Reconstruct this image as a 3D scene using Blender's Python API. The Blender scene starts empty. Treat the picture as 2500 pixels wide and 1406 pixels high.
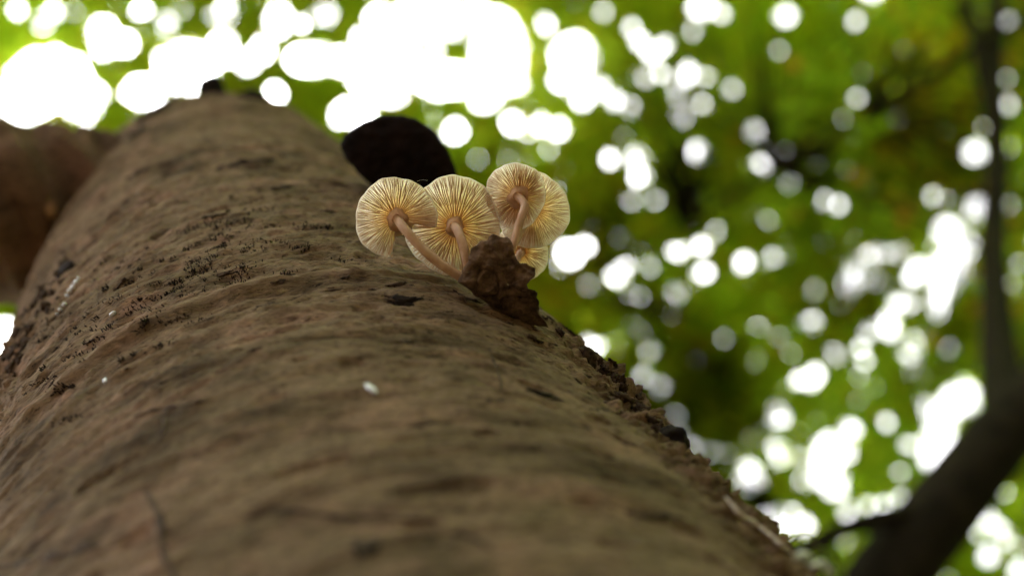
import bpy, bmesh, math, random
import numpy as np
from mathutils import Vector, Matrix
from mathutils.bvhtree import BVHTree

sc = bpy.context.scene
random.seed(7)
rng = np.random.default_rng(7)

# ------------------------------------------------------------------ camera
PITCH = math.radians(65.0)
CAM = np.array([0.0, 0.0, 0.75])
RIGHT = np.array([1.0, 0.0, 0.0])
UP = np.array([0.0, -math.sin(PITCH), math.cos(PITCH)])
FWD = np.array([0.0, math.cos(PITCH), math.sin(PITCH)])
FPX, CX, CY = 3472.0, 1250.0, 703.0
cd = bpy.data.cameras.new("camera")
cam = bpy.data.objects.new("camera", cd)
sc.collection.objects.link(cam)
cam.location = CAM
cam.rotation_euler = (math.radians(90) + PITCH, 0, 0)
cd.lens = 50.0
cd.sensor_width = 36.0
cd.clip_start = 0.02
cd.clip_end = 900.0
cd.dof.use_dof = True
cd.dof.focus_distance = 0.872
cd.dof.aperture_fstop = 3.0
sc.camera = cam

# ------------------------------------------------------------------ sky, sun, exposure
SUN_DIR = Vector((-0.22, 0.42, 0.88)).normalized()
w = bpy.data.worlds.new("World")
sc.world = w
w.use_nodes = True
wn = w.node_tree
bg = wn.nodes["Background"]
sky = wn.nodes.new("ShaderNodeTexSky")
sky.sky_type = 'NISHITA'
sky.sun_disc = False
sky.sun_elevation = math.asin(SUN_DIR.z)
sky.sun_rotation = math.atan2(SUN_DIR.x, SUN_DIR.y)
sky.air_density = 1.0
sky.dust_density = 6.0
hs = wn.nodes.new("ShaderNodeHueSaturation")      # bright overcast: hardly any blue left
hs.inputs["Saturation"].default_value = 0.10
wn.links.new(sky.outputs[0], hs.inputs["Color"])
wn.links.new(hs.outputs[0], bg.inputs["Color"])
bg.inputs["Strength"].default_value = 0.05
sl = bpy.data.lights.new("sun", 'SUN')
sl.energy = 1.5
sl.angle = math.radians(25)
sl.color = (1.0, 0.96, 0.9)
so = bpy.data.objects.new("sun", sl)
so.rotation_euler = (-SUN_DIR).to_track_quat('-Z', 'Y').to_euler()
so.location = (0, 0, 30)
sc.collection.objects.link(so)
sc.view_settings.view_transform = 'Standard'
sc.view_settings.look = 'None'
sc.view_settings.gamma = 1.0
sc.view_settings.exposure = 3.95
sc.cycles.use_denoising = True
sc.cycles.max_bounces = 10
sc.cycles.diffuse_bounces = 5
sc.cycles.use_adaptive_sampling = False

# ------------------------------------------------------------------ helpers
def c2w(p):
    p = np.asarray(p, float)
    return CAM + p[..., :1] * RIGHT + p[..., 1:2] * UP + p[..., 2:3] * FWD
def w2px(P):
    q = np.asarray(P, float) - CAM
    x, y, z = q @ RIGHT, q @ UP, q @ FWD
    z = np.where(np.abs(z) < 1e-6, 1e-6, z)
    return CX + FPX * x / z, CY - FPX * y / z, z
def at(px, py, d):
    return c2w(np.array([(px - CX) / FPX * d, (CY - py) / FPX * d, d]))
def cdir(v):
    v = np.asarray(v, float)
    r = v[0] * RIGHT + v[1] * UP + v[2] * FWD
    return r / np.linalg.norm(r)

def _hash(i, j, k, s):
    h = (i.astype(np.int64) * 374761393 + j.astype(np.int64) * 668265263 + k.astype(np.int64) * 2147483647 + s * 974711) & 0xffffffff
    h = ((h ^ (h >> 13)) * 1274126177) & 0xffffffff
    h = (h ^ (h >> 16)) & 0xffffff
    return h / float(0xffffff) * 2 - 1
def vnoise(x, y, z, s=0):
    x, y, z = np.broadcast_arrays(np.asarray(x, float), np.asarray(y, float), np.asarray(z, float))
    i, j, k = np.floor(x).astype(int), np.floor(y).astype(int), np.floor(z).astype(int)
    f, g, h = x - i, y - j, z - k
    f, g, h = [t * t * t * (t * (t * 6 - 15) + 10) for t in (f, g, h)]
    r = 0
    for a in (0, 1):
        for b in (0, 1):
            for c in (0, 1):
                r = r + _hash(i + a, j + b, k + c, s) * (f if a else 1 - f) * (g if b else 1 - g) * (h if c else 1 - h)
    return r
def fbm(x, y, z, s=0, o=4):
    r, a = 0, 1.0
    for q in range(o):
        r = r + a * vnoise(x * 2 ** q, y * 2 ** q, z * 2 ** q, s + q * 17)
        a *= 0.5
    return r

def link(o, parent=None):
    sc.collection.objects.link(o)
    if parent is not None:
        o.parent = parent
    return o
def np_mesh(name, V, F, mat=None, smooth=True):
    """V (n,3), F (m,k) one face size."""
    V = np.ascontiguousarray(V, np.float32)
    F = np.ascontiguousarray(F, np.int32)
    me = bpy.data.meshes.new(name)
    me.vertices.add(len(V)); me.vertices.foreach_set("co", V.ravel())
    m, k = F.shape
    me.loops.add(m * k); me.loops.foreach_set("vertex_index", F.ravel())
    me.polygons.add(m); me.polygons.foreach_set("loop_start", np.arange(0, m * k, k, dtype=np.int32))
    me.polygons.foreach_set("loop_total", np.full(m, k, np.int32))
    if smooth:
        me.polygons.foreach_set("use_smooth", np.ones(m, bool))
    me.update(calc_edges=True)
    if mat: me.materials.append(mat)
    return me
def tag(o, label=None, cat=None, group=None, kind=None):
    if label: o["label"] = label
    if cat: o["category"] = cat
    if group: o["group"] = group
    if kind: o["kind"] = kind
    return o
def mobj(name, V, F, mat, parent=None, smooth=True, base=None):
    """mesh object; when base is given the origin sits there, else at parent's origin."""
    V = np.asarray(V, float)
    org = np.zeros(3)
    if parent is not None: org = np.array(parent["_o"]) if "_o" in parent else np.zeros(3)
    if base is not None: V = V - np.asarray(base)
    elif parent is not None: V = V - org
    o = bpy.data.objects.new(name, np_mesh(name, V, F, mat, smooth))
    link(o, parent)
    if base is not None:
        o.location = np.asarray(base) - org
    return o
def empty(name, loc):
    o = bpy.data.objects.new(name, None)
    o.empty_display_size = 0.05
    link(o); o.location = loc; o["_o"] = [float(v) for v in loc]
    return o
def grid_faces(r, c, wrap=False, off=0):
    i = np.arange(r - 1)[:, None]
    j = np.arange(c if wrap else c - 1)[None]
    j2 = (j + 1) % c
    return (np.stack([i * c + j, i * c + j2, (i + 1) * c + j2, (i + 1) * c + j], -1).reshape(-1, 4) + off)
def tube(P, R, n=10, cap=True, wob=0.0, seed=0):
    P = np.asarray(P, float); R = np.asarray(R, float)
    T = np.gradient(P, axis=0); T /= np.linalg.norm(T, axis=1)[:, None] + 1e-12
    ref = np.array([0.31, 0.52, 0.8]); ref = ref / np.linalg.norm(ref)
    if abs(T[0] @ ref) > 0.9: ref = np.array([1.0, 0, 0])
    u = np.cross(T[0], ref); u /= np.linalg.norm(u)
    U = []
    for t in T:
        u = u - t * (u @ t); u /= np.linalg.norm(u); U.append(u)
    U = np.array(U); W = np.cross(T, U)
    a = np.linspace(0, 2 * np.pi, n, endpoint=False)
    rr = R[:, None] * np.ones(n)
    if wob:
        rr = rr * (1 + wob * fbm(np.cos(a)[None] * 1.5 + np.arange(len(P))[:, None] * 0.25, np.sin(a)[None] * 1.5, seed + 0.3, seed, 3))
    V = P[:, None] + rr[..., None] * (np.cos(a)[None, :, None] * U[:, None] + np.sin(a)[None, :, None] * W[:, None])
    V = V.reshape(-1, 3)
    F = grid_faces(len(P), n, True)
    if cap:
        V = np.vstack([V, P[:1], P[-1:]])
        b, e = len(V) - 2, len(V) - 1
        j = np.arange(n); l = (len(P) - 1) * n
        F = np.vstack([F, np.stack([np.full(n, b), (j + 1) % n, j, np.full(n, b)], -1)[:, [0, 1, 2, 2]][:, :4],
                       np.stack([l + j, l + (j + 1) % n, np.full(n, e), np.full(n, e)], -1)])
    return V, F
def fix_quads(F):
    return F
def spline(K, n):
    K = np.asarray(K, float)
    t = np.concatenate([[0], np.cumsum(np.linalg.norm(np.diff(K[:, :3], axis=0), axis=1))])
    m = np.gradient(K, t, axis=0)
    s = np.linspace(0, t[-1], n); i = np.clip(np.searchsorted(t, s, side='right') - 1, 0, len(t) - 2)
    h = (t[i + 1] - t[i])[:, None]; u = ((s - t[i])[:, None]) / h
    return ((2 * u ** 3 - 3 * u ** 2 + 1) * K[i] + (u ** 3 - 2 * u ** 2 + u) * h * m[i] + (-2 * u ** 3 + 3 * u ** 2) * K[i + 1] + (u ** 3 - u ** 2) * h * m[i + 1])

# ------------------------------------------------------------------ materials
def newmat(name):
    m = bpy.data.materials.new(name); m.use_nodes = True
    nt = m.node_tree; nt.nodes.clear()
    out = nt.nodes.new("ShaderNodeOutputMaterial")
    return m, nt, out
def N(nt, typ, **kw):
    n = nt.nodes.new(typ)
    for k, v in kw.items():
        if k in n.inputs: n.inputs[k].default_value = v
        else: setattr(n, k, v)
    return n
def ramp(nt, src, stops, interp='LINEAR'):
    r = nt.nodes.new("ShaderNodeValToRGB"); r.color_ramp.interpolation = interp
    e = r.color_ramp.elements
    while len(e) < len(stops): e.new(0.5)
    for k, (p, c) in enumerate(stops):
        e[k].position = p; e[k].color = (*c, 1) if len(c) == 3 else c
    nt.links.new(src, r.inputs[0]); return r
def mixc(nt, fac, a, b, mode='MIX'):
    n = nt.nodes.new("ShaderNodeMix"); n.data_type = 'RGBA'; n.blend_type = mode
    for s, v in ((0, fac), (6, a), (7, b)):
        if hasattr(v, "is_linked") or hasattr(v, "links"): nt.links.new(v, n.inputs[s])
        elif s == 0: n.inputs[0].default_value = v
        else: n.inputs[s].default_value = (*v, 1)
    return n.outputs[2]

def bark_material(name, uv, tint=(1, 1, 1), scale=1.0, dark=0.0):
    m, nt, out = newmat(name)
    L = nt.links.new
    if uv: co = N(nt, "ShaderNodeUVMap").outputs[0]
    else: co = N(nt, "ShaderNodeTexCoord").outputs["Object"]
    def mp(sx, sy, sz=1, ox=0.0):
        q = N(nt, "ShaderNodeMapping"); L(co, q.inputs[0])
        q.inputs["Scale"].default_value = (sx * scale, sy * scale, sz * scale); q.inputs["Location"].default_value = (ox, ox * 0.7, 0); return q.outputs[0]
    def noise(v, sc_, det=6, rough=0.6, dist=0.0):
        q = N(nt, "ShaderNodeTexNoise", Scale=sc_, Detail=det, Roughness=rough, Distortion=dist); L(v, q.inputs["Vector"]); return q.outputs["Fac"]
    T = lambda c: tuple(c[i] * tint[i] for i in range(3))
    big = noise(mp(1, 1.6), 9, 4, 0.55, 0.4)
    col = ramp(nt, big, [(0.30, T((0.11, 0.078, 0.046))), (0.44, T((0.225, 0.175, 0.112))), (0.56, T((0.33, 0.255, 0.178))), (0.72, T((0.235, 0.195, 0.112)))]).outputs[0]
    pink = ramp(nt, noise(mp(1, 1.3, 1, 3.1), 17, 4), [(0.5, (0, 0, 0)), (0.66, (1, 1, 1))]).outputs[0]
    col = mixc(nt, pink, col, T((0.40, 0.285, 0.215)))
    grain = noise(mp(1, 4.2), 150, 6, 0.72, 0.5)                   # fibres run round the trunk
    g = ramp(nt, grain, [(0.34, (0.26, 0.23, 0.2)), (0.48, (0.95, 0.95, 0.95)), (0.66, (1.4, 1.34, 1.25))]).outputs[0]
    col = mixc(nt, 0.9, col, g, 'MULTIPLY')
    band = noise(mp(0.9, 3.0, 1, 5.0), 15, 6, 0.62, 0.3)           # dark stains along the rings
    b = ramp(nt, band, [(0.33, (0.25, 0.21, 0.17)), (0.46, (1, 1, 1))]).outputs[0]
    col = mixc(nt, 0.6, col, b, 'MULTIPLY')
    blot = noise(mp(1, 1.2, 1, 12.0), 30, 6, 0.7)                # soft brown blotches, much the same in every direction
    bl_ = ramp(nt, blot, [(0.34, (0.34, 0.27, 0.22)), (0.46, (0.92, 0.9, 0.88)), (0.62, (1.16, 1.12, 1.1))]).outputs[0]
    col = mixc(nt, 0.7, col, bl_, 'MULTIPLY')
    spk = noise(mp(1, 1.8, 1, 9.0), 95, 5, 0.68)                  # dark specks and scabs
    s = ramp(nt, spk, [(0.335, (0.10, 0.085, 0.07)), (0.395, (1, 1, 1))]).outputs[0]
    col = mixc(nt, 0.85, col, s, 'MULTIPLY')
    dash = noise(mp(1, 3.2, 1, 2.0), 210, 4, 0.7)                # short dark cracks
    dr = ramp(nt, dash, [(0.36, (0.16, 0.13, 0.11)), (0.42, (1, 1, 1))]).outputs[0]
    col = mixc(nt, 0.9, col, dr, 'MULTIPLY')
    if uv:                                                       # raised lip paler: rubbed bark, and light catching it put into the colour
        wr = N(nt, "ShaderNodeAttribute", attribute_name="wear_light")
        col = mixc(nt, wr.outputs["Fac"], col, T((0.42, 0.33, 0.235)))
    if dark: col = mixc(nt, dark, col, T((0.05, 0.03, 0.018)))
    bs = N(nt, "ShaderNodeBsdfPrincipled", Roughness=0.85); bs.inputs["Specular IOR Level"].default_value = 0.15
    L(col, bs.inputs["Base Color"])
    hgt = N(nt, "ShaderNodeMath", operation='ADD'); L(grain, hgt.inputs[0]); L(spk, hgt.inputs[1])
    bp = N(nt, "ShaderNodeBump", Strength=0.9, Distance=0.0042); L(hgt.outputs[0], bp.inputs["Height"]); L(bp.outputs[0], bs.inputs["Normal"])
    L(bs.outputs[0], out.inputs[0])
    return m
def plain_material(name, c1, c2, sc_=200, rough=0.7, bump=0.5, dist=0.001, spec=0.2, stretch=(1, 1, 1)):
    m, nt, out = newmat(name); L = nt.links.new
    co = N(nt, "ShaderNodeTexCoord").outputs["Object"]
    q = N(nt, "ShaderNodeMapping"); L(co, q.inputs[0]); q.inputs["Scale"].default_value = stretch
    n = N(nt, "ShaderNodeTexNoise", Scale=sc_, Detail=6, Roughness=0.65); L(q.outputs[0], n.inputs["Vector"])
    col = ramp(nt, n.outputs["Fac"], [(0.36, c1), (0.64, c2)]).outputs[0]
    bs = N(nt, "ShaderNodeBsdfPrincipled", Roughness=rough); bs.inputs["Specular IOR Level"].default_value = spec
    L(col, bs.inputs["Base Color"])
    bp = N(nt, "ShaderNodeBump", Strength=bump, Distance=dist); L(n.outputs["Fac"], bp.inputs["Height"]); L(bp.outputs[0], bs.inputs["Normal"])
    L(bs.outputs[0], out.inputs[0]); return m
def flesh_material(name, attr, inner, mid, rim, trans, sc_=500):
    """translucent mushroom flesh; amber centre and cream rim put light through thick and thin flesh into the colour"""
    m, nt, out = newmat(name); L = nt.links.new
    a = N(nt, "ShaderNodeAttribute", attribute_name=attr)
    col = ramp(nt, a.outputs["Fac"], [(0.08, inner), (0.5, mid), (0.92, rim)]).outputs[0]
    co = N(nt, "ShaderNodeTexCoord").outputs["Object"]
    n = N(nt, "ShaderNodeTexNoise", Scale=sc_ * 0.25, Detail=4); L(co, n.inputs["Vector"])
    v = ramp(nt, n.outputs["Fac"], [(0.35, (0.8, 0.74, 0.66)), (0.6, (1, 1, 1))]).outputs[0]
    col = mixc(nt, 0.8, col, v, 'MULTIPLY')
    d = N(nt, "ShaderNodeBsdfDiffuse"); t = N(nt, "ShaderNodeBsdfTranslucent")
    L(col, d.inputs[0]); L(col, t.inputs[0])
    mx = N(nt, "ShaderNodeMixShader"); mx.inputs[0].default_value = trans
    L(d.outputs[0], mx.inputs[1]); L(t.outputs[0], mx.inputs[2])
    gl = N(nt, "ShaderNodeBsdfGlossy", Roughness=0.35); m2 = N(nt, "ShaderNodeMixShader"); m2.inputs[0].default_value = 0.03
    L(mx.outputs[0], m2.inputs[1]); L(gl.outputs[0], m2.inputs[2]); L(m2.outputs[0], out.inputs[0]); return m
def leaf_material():
    m, nt, out = newmat("leaf"); L = nt.links.new
    a = N(nt, "ShaderNodeAttribute", attribute_name="leafcol")
    d = N(nt, "ShaderNodeBsdfDiffuse"); t = N(nt, "ShaderNodeBsdfTranslucent")
    dk = mixc(nt, 1.0, a.outputs["Color"], (0.45, 0.5, 0.6), 'MULTIPLY')
    L(dk, d.inputs[0]); L(a.outputs["Color"], t.inputs[0])
    mx = N(nt, "ShaderNodeAddShader"); L(d.outputs[0], mx.inputs[0]); L(t.outputs[0], mx.inputs[1])
    L(mx.outputs[0], out.inputs[0]); return m

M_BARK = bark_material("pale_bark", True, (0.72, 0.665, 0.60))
M_BARK2 = bark_material("limb_bark", False, (0.62, 0.5, 0.42), 1.0, 0.3)
M_FLAP = plain_material("flap_bark", (0.035, 0.022, 0.014), (0.17, 0.11, 0.07), 110, 0.9, 1.0, 0.004)
M_CRUMB = plain_material("crumb", (0.02, 0.013, 0.009), (0.09, 0.06, 0.04), 260, 0.9, 1.0, 0.002)
M_BLACK = plain_material("dark_lump", (0.006, 0.005, 0.005), (0.022, 0.015, 0.012), 90, 0.75, 0.6, 0.002, 0.1)
M_BRACK = plain_material("bracket", (0.002, 0.0015, 0.0013), (0.010, 0.005, 0.004), 45, 0.85, 0.8, 0.003, 0.1)
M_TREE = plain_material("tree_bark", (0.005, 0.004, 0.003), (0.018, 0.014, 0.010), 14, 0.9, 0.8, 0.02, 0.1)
M_ORANGE = plain_material("bare_wood", (0.12, 0.06, 0.03), (0.34, 0.22, 0.09), 60, 0.8, 0.5, 0.002)
M_PEEL = plain_material("peeling_bark", (0.45, 0.38, 0.33), (0.8, 0.74, 0.68), 150, 0.8, 0.5, 0.001)
M_LICH = plain_material("lichen", (0.42, 0.5, 0.36), (0.75, 0.8, 0.68), 160, 0.85, 0.8, 0.002)
M_BLADE = plain_material("blade", (0.07, 0.08, 0.012), (0.16, 0.15, 0.03), 60, 0.6, 0.2, 0.001)
M_DROP = plain_material("resin", (0.42, 0.46, 0.54), (0.62, 0.66, 0.74), 30, 0.06, 0.1, 0.0005, 1.0)  # sky glint put into the blue-white base colour
M_THREAD = plain_material("silk", (0.7, 0.7, 0.72), (0.85, 0.85, 0.88), 30, 0.2, 0.0, 0.001, 0.6)
M_CAP = flesh_material("cap_flesh", "rad", (0.92, 0.60, 0.24), (0.97, 0.85, 0.64), (0.985, 0.95, 0.90), 0.84)  # amber to cream: backlight through thick and thin flesh put into the colour
M_GILL = flesh_material("gill_flesh", "rad", (0.76, 0.46, 0.17), (0.80, 0.56, 0.34), (0.86, 0.70, 0.56), 0.55)
M_STEM = flesh_material("stem_flesh", "rad", (0.62, 0.42, 0.29), (0.68, 0.48, 0.34), (0.74, 0.56, 0.42), 0.25)
M_RING = flesh_material("ring_flesh", "rad", (0.90, 0.76, 0.64), (0.90, 0.76, 0.63), (0.66, 0.48, 0.35), 0.72)
M_LEAF = leaf_material()
M_GROUND = plain_material("leaf_litter", (0.05, 0.032, 0.018), (0.19, 0.125, 0.065), 9, 0.95, 0.8, 0.05)

# ------------------------------------------------------------------ ground
n = 60
r = np.concatenate([[0.0], np.geomspace(0.4, 420, n)])
a = np.linspace(0, 2 * np.pi, 72, endpoint=False)
X = r[:, None] * np.cos(a); Y = r[:, None] * np.sin(a)
Z = 0.05 * fbm(X * 0.5, Y * 0.5, 0.5, 3, 4) * np.clip(r[:, None] / 2, 0, 1)
gr = mobj("ground", np.stack([X, Y, Z], -1).reshape(-1, 3), grid_faces(len(r), 72, True), M_GROUND)
tag(gr, "brown forest floor covered in leaf litter", None, None, "structure")

# ------------------------------------------------------------------ the dead trunk
AX = np.array([-0.3154, 0.4335, 1.0]); AX /= np.linalg.norm(AX)
A0 = np.array([-0.1206, -0.2282, 0.95])
tc = -(A0 @ AX)                                   # where the axis passes nearest the camera
E1 = -(A0 + tc * AX); E1 /= np.linalg.norm(E1)    # towards the camera
E2 = np.cross(AX, E1)
if E2[0] < 0: E2 = -E2                            # picture right
TTOP, TBOT = 0.785, -1.72
def rad0(t):
    t = np.asarray(t, float)
    r = 0.2526 - 0.0808 * t - 0.0462 * t * t
    low = 0.2526 + 0.0808 * 0.6 - 0.0462 * 0.36
    r = np.where(t < -0.6, low - 0.02 * (t + 0.6), r)
    return r + 0.16 * np.clip((-1.2 - t) / 0.5, 0, 1) ** 2
def trunk_disp(t, th):
    R = 0.24
    x, y, z = R * np.cos(th), R * np.sin(th), t
    d = 0.0036 * fbm(x * 7, y * 7, z * 9, 11, 3)                      # gentle lumps
    wob = 0.012 * fbm(x * 9, y * 9, 0.5, 21, 2)
    d = d + 0.0015 * fbm(x * 16, y * 16, (z + wob) * 62, 31, 3)       # rings round the stem
    d = d + 0.0021 * (0.35 + 0.65 * np.clip((t + 0.24) / 0.2, 0, 1)) * fbm(x * 60, y * 60, z * 140, 41, 4)              # fine relief
    rt = t - (0.002 + wob * 0.5)     # the raised lip
    lip = np.exp(-(rt / 0.006) ** 2) * 0.0042 - np.exp(-((rt + 0.014) / 0.008) ** 2) * 0.0008
    lip = lip + 0.5 * (np.exp(-((rt + 0.05) / 0.006) ** 2) * 0.003 - np.exp(-((rt + 0.064) / 0.008) ** 2) * 0.003)
    global LIPW
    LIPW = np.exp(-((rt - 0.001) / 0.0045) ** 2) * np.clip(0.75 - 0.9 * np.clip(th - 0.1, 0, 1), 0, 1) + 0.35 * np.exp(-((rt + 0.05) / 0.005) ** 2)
    lip = lip * np.clip(1 - (th - 0.12) / 0.3, 0.15, 1)
    d = d + lip * np.clip(1.2 + 0.8 * vnoise(x * 12, y * 12, 0.2, 51), 0.2, 1.6)
    rough = np.clip((np.abs(th) - 0.62) / 0.25, 0, 1) * np.clip((0.35 - t) / 0.15, 0, 1) * (th < 0) + 0.8 * np.clip((th - 0.72) / 0.15, 0, 1) * np.clip((0.02 - t) / 0.04, 0, 1) * np.clip((t + 0.33) / 0.05, 0, 1)
    c = fbm(x * 110, y * 110, z * 130, 61, 3)
    d = d + rough * 0.0105 * np.clip(c, -0.2, 1.2)                    # crumbling scabs on the flanks
    d = d - 0.0048 * np.clip((th - 0.45) / 0.35, 0, 1) * np.clip((0.02 - t) / 0.12, 0, 1)
    pit = vnoise(x * 48, y * 48, z * 80, 71)
    d = d - 0.0028 * np.clip((pit - 0.55) / 0.2, 0, 1)
    return d
rows_t = np.concatenate([np.linspace(TBOT, -0.47, 70)[:-1], -0.95 + np.geomspace(0.48, 0.95 + TTOP, 560)])
hw = math.radians(70)
cols = np.concatenate([np.linspace(-hw, hw, 620), np.linspace(hw, 2 * math.pi - hw, 72)[1:-1]])
TT, TH = np.meshgrid(rows_t, cols, indexing='ij')
jag = 0.020 * fbm(np.cos(cols) * 3, np.sin(cols) * 3, 0.7, 81, 4) - 0.02 * np.clip(-np.sin(cols) - 0.3, 0, 1)
sT = (TT - TBOT) / (TTOP - TBOT)
TJ = TT + jag[None] * np.clip((sT - 0.8) / 0.2, 0, 1) ** 2
RR = rad0(TJ) + trunk_disp(TJ, TH)
WEAR_LIGHT = LIPW  # lip mask: rubbed bark plus painted light along the raised edge
RR = RR - 0.022 * np.clip((TJ - 0.72) / 0.08, 0, 1) ** 2
def trunk_pt(t, th, r):
    return A0 + t[..., None] * AX + r[..., None] * (np.cos(th)[..., None] * E1 + np.sin(th)[..., None] * E2)
PT = trunk_pt(TJ, TH, RR)
top = []                                                               # broken, slightly hollow top
for k, f in enumerate((0.9, 0.7, 0.45, 0.2, 0.02)):
    tt = TJ[-1] - 0.02 - 0.03 * k + 0.012 * fbm(np.cos(cols) * 9 * f, np.sin(cols) * 9 * f, k + 0.1, 91, 3)
    top.append(trunk_pt(tt, cols, RR[-1] * f))
PT = np.concatenate([PT, np.array(top)])
nr, nc = PT.shape[:2]
PW = c2w(PT)
tree = empty("dead_tree", at(1250, 703, 0.9) * 0 + c2w(A0 + TBOT * AX))
tree.location.z = 0.0; tree["_o"] = [tree.location.x, tree.location.y, 0.0]
tag(tree, "pale rotting dead trunk with a broken top and a thick stub limb", "dead tree")
TF = grid_faces(nr, nc, True)
trunk = mobj("trunk", PW.reshape(-1, 3), TF, M_BARK, tree)
uvu = np.concatenate([TH, np.repeat(TH[-1:], 5, 0)]) * 0.25
uvv = np.concatenate([TJ, TJ[-1:] + 0.02 * np.arange(1, 6)[:, None]])
UVv = np.stack([uvu, uvv], -1).reshape(-1, 2)
uvl = trunk.data.uv_layers.new(name="UVMap")
uvl.data.foreach_set("uv", UVv[TF.ravel()].astype(np.float32).ravel())
wa = trunk.data.attributes.new("wear_light", 'FLOAT', 'POINT')
wa.data.foreach_set("value", np.concatenate([WEAR_LIGHT, np.zeros((5, nc))]).astype(np.float32).ravel())
# coarse copy for dropping things on the bark
sub = PW[::3, ::3]
bv = BVHTree.FromPolygons([tuple(v) for v in sub.reshape(-1, 3)], [tuple(f) for f in grid_faces(sub.shape[0], sub.shape[1], True)])
AXW, E1W, E2W = [c2w(v) - CAM for v in (AX, E1, E2)]
def hit(px, py):
    d = at(px, py, 1.0) - CAM; d /= np.linalg.norm(d)
    loc, nor, i, dist = bv.ray_cast(Vector(CAM), Vector(d))
    if loc is None:
        best = None                                    # just off the edge: nearest bark along the ray
        for s in np.linspace(0.45, 1.8, 60):
            l2, n2, i2, d2 = bv.find_nearest(Vector(CAM + d * s))
            if best is None or d2 < best[2]: best = (np.array(l2), np.array(n2), d2)
        loc, nor = best[0], best[1]
    loc, nor = np.array(loc), np.array(nor)
    axp = c2w(A0) + AXW * ((loc - c2w(A0)) @ AXW)
    o = loc - axp
    if nor @ o < 0: nor = -nor
    return loc, nor / np.linalg.norm(nor)
def depth(P): return float((np.asarray(P) - CAM) @ FWD)
def pxm(P): return depth(P) / FPX                     # metres for one photo pixel at P

# ------------------------------------------------------------------ lumps, slabs
def ico(sub=3):
    bm = bmesh.new(); bmesh.ops.create_icosphere(bm, subdivisions=sub, radius=1)
    V = np.array([v.co[:] for v in bm.verts]); F = np.array([[v.index for v in f.verts] for f in bm.faces]); bm.free(); return V, F
ICO = {s: ico(s) for s in (1, 2, 3, 4)}
def frame(nrm, hint=None):
    nrm = nrm / np.linalg.norm(nrm)
    h = AXW if hint is None else hint
    x = np.cross(h, nrm); x /= np.linalg.norm(x) + 1e-9
    return x, np.cross(nrm, x), nrm
def lump(center, nrm, rx, ry, rz, seed, sub=3, rough=0.3, freq=1.6, hint=None):
    V, F = ICO[sub]
    d = 1 + rough * fbm(V[:, 0] * freq, V[:, 1] * freq, V[:, 2] * freq, seed, 4)
    V = V * d[:, None]
    x, y, z = frame(nrm, hint)
    return center + V[:, :1] * rx * x + V[:, 1:2] * ry * y + V[:, 2:3] * rz * z, F
def slab(poly, depths, back, nrm_push, thick, seed, n_out=200, rings=22, rough=0.003, crack=0.0, edge=0.004):
    """solid from an outline: front face swells towards the camera, back face swells away by `back`"""
    poly = np.asarray(poly, float)
    P = np.array([at(px, py, d) for (px, py), d in zip(poly, depths)])
    C = np.vstack([P, P[:1]])
    t = np.concatenate([[0], np.cumsum(np.linalg.norm(np.diff(C, axis=0), axis=1))])
    s = np.linspace(0, t[-1], n_out, endpoint=False)
    O = np.stack([np.interp(s, t, C[:, k]) for k in range(3)], -1)
    cen = O.mean(0)
    ray = O - cen
    O = cen + ray * (1 + edge / np.linalg.norm(ray, axis=1).mean() * fbm(O[:, 0] * 160, O[:, 1] * 160, O[:, 2] * 160, seed + 5, 4))[:, None]
    f = np.linspace(1, 0.02, rings)
    G = cen + f[:, None, None] * (O - cen)[None]
    prof = np.sqrt(np.clip(1 - f ** 4, 0, 1))[:, None]
    nz = fbm(G[..., 0] * 150, G[..., 1] * 150, G[..., 2] * 150, seed, 4)
    cr = np.abs(vnoise(G[..., 0] * 70, G[..., 1] * 70, G[..., 2] * 70, seed + 3))
    hgt = prof * thick + prof * rough * nz - crack * prof * np.clip(0.12 - cr, 0, 1) / 0.12
    Fr = G + hgt[..., None] * nrm_push
    Bk = G[1:] - (prof[1:] * back + prof[1:] * rough * vnoise(G[1:, :, 0] * 60, G[1:, :, 1] * 60, G[1:, :, 2] * 60, seed + 9))[..., None] * nrm_push
    V = np.concatenate([Fr.reshape(-1, 3), Bk.reshape(-1, 3)])
    F1 = grid_faces(rings, n_out, True)
    off = rings * n_out
    F2 = grid_faces(rings - 1, n_out, True, off)[:, ::-1]
    j = np.arange(n_out)
    F3 = np.stack([j, off + j, off + (j + 1) % n_out, (j + 1) % n_out], -1)
    e1 = (rings - 1) * n_out
    return V, np.vstack([F1, F2, F3])

# thick limb stub leaving the trunk
K = np.array([[*at(360, 560, 1.50), 0.078], [*at(180, 535, 1.46), 0.09], [*at(40, 528, 1.43), 0.092], [*at(-160, 520, 1.42), 0.094], [*at(-420, 470, 1.45), 0.09], [*at(-800, 380, 1.55), 0.08]])
S = spline(K, 120)
V, F = tube(S[:, :3], S[:, 3], 120, True, 0.16, 5)
tag(mobj("limb", V, F, M_BARK2, tree), "thick dark brown stub limb")
lbv = BVHTree.FromPolygons([tuple(v) for v in V], [tuple(dict.fromkeys(int(i) for i in f)) for f in F])
# bare wood showing on the limb by the fork
for (px, py, rx, ry, dd, sd) in ((118, 515, 20, 18, 1.4, 3), (142, 575, 10, 44, 1.4, 4)):
    rd = at(px, py, 1.0) - CAM
    hl = lbv.ray_cast(Vector(CAM), Vector(rd / np.linalg.norm(rd)))[0]
    c = np.array(hl) if hl is not None else at(px, py, dd); q = dd / FPX
    V, F = lump(c, -cdir((0.2, 0, 1)), rx * q, ry * q, 5 * q, sd, 3, 0.9, 2.4, hint=UP)
    mobj("bare_wood", V, F, M_ORANGE, tree)

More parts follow.
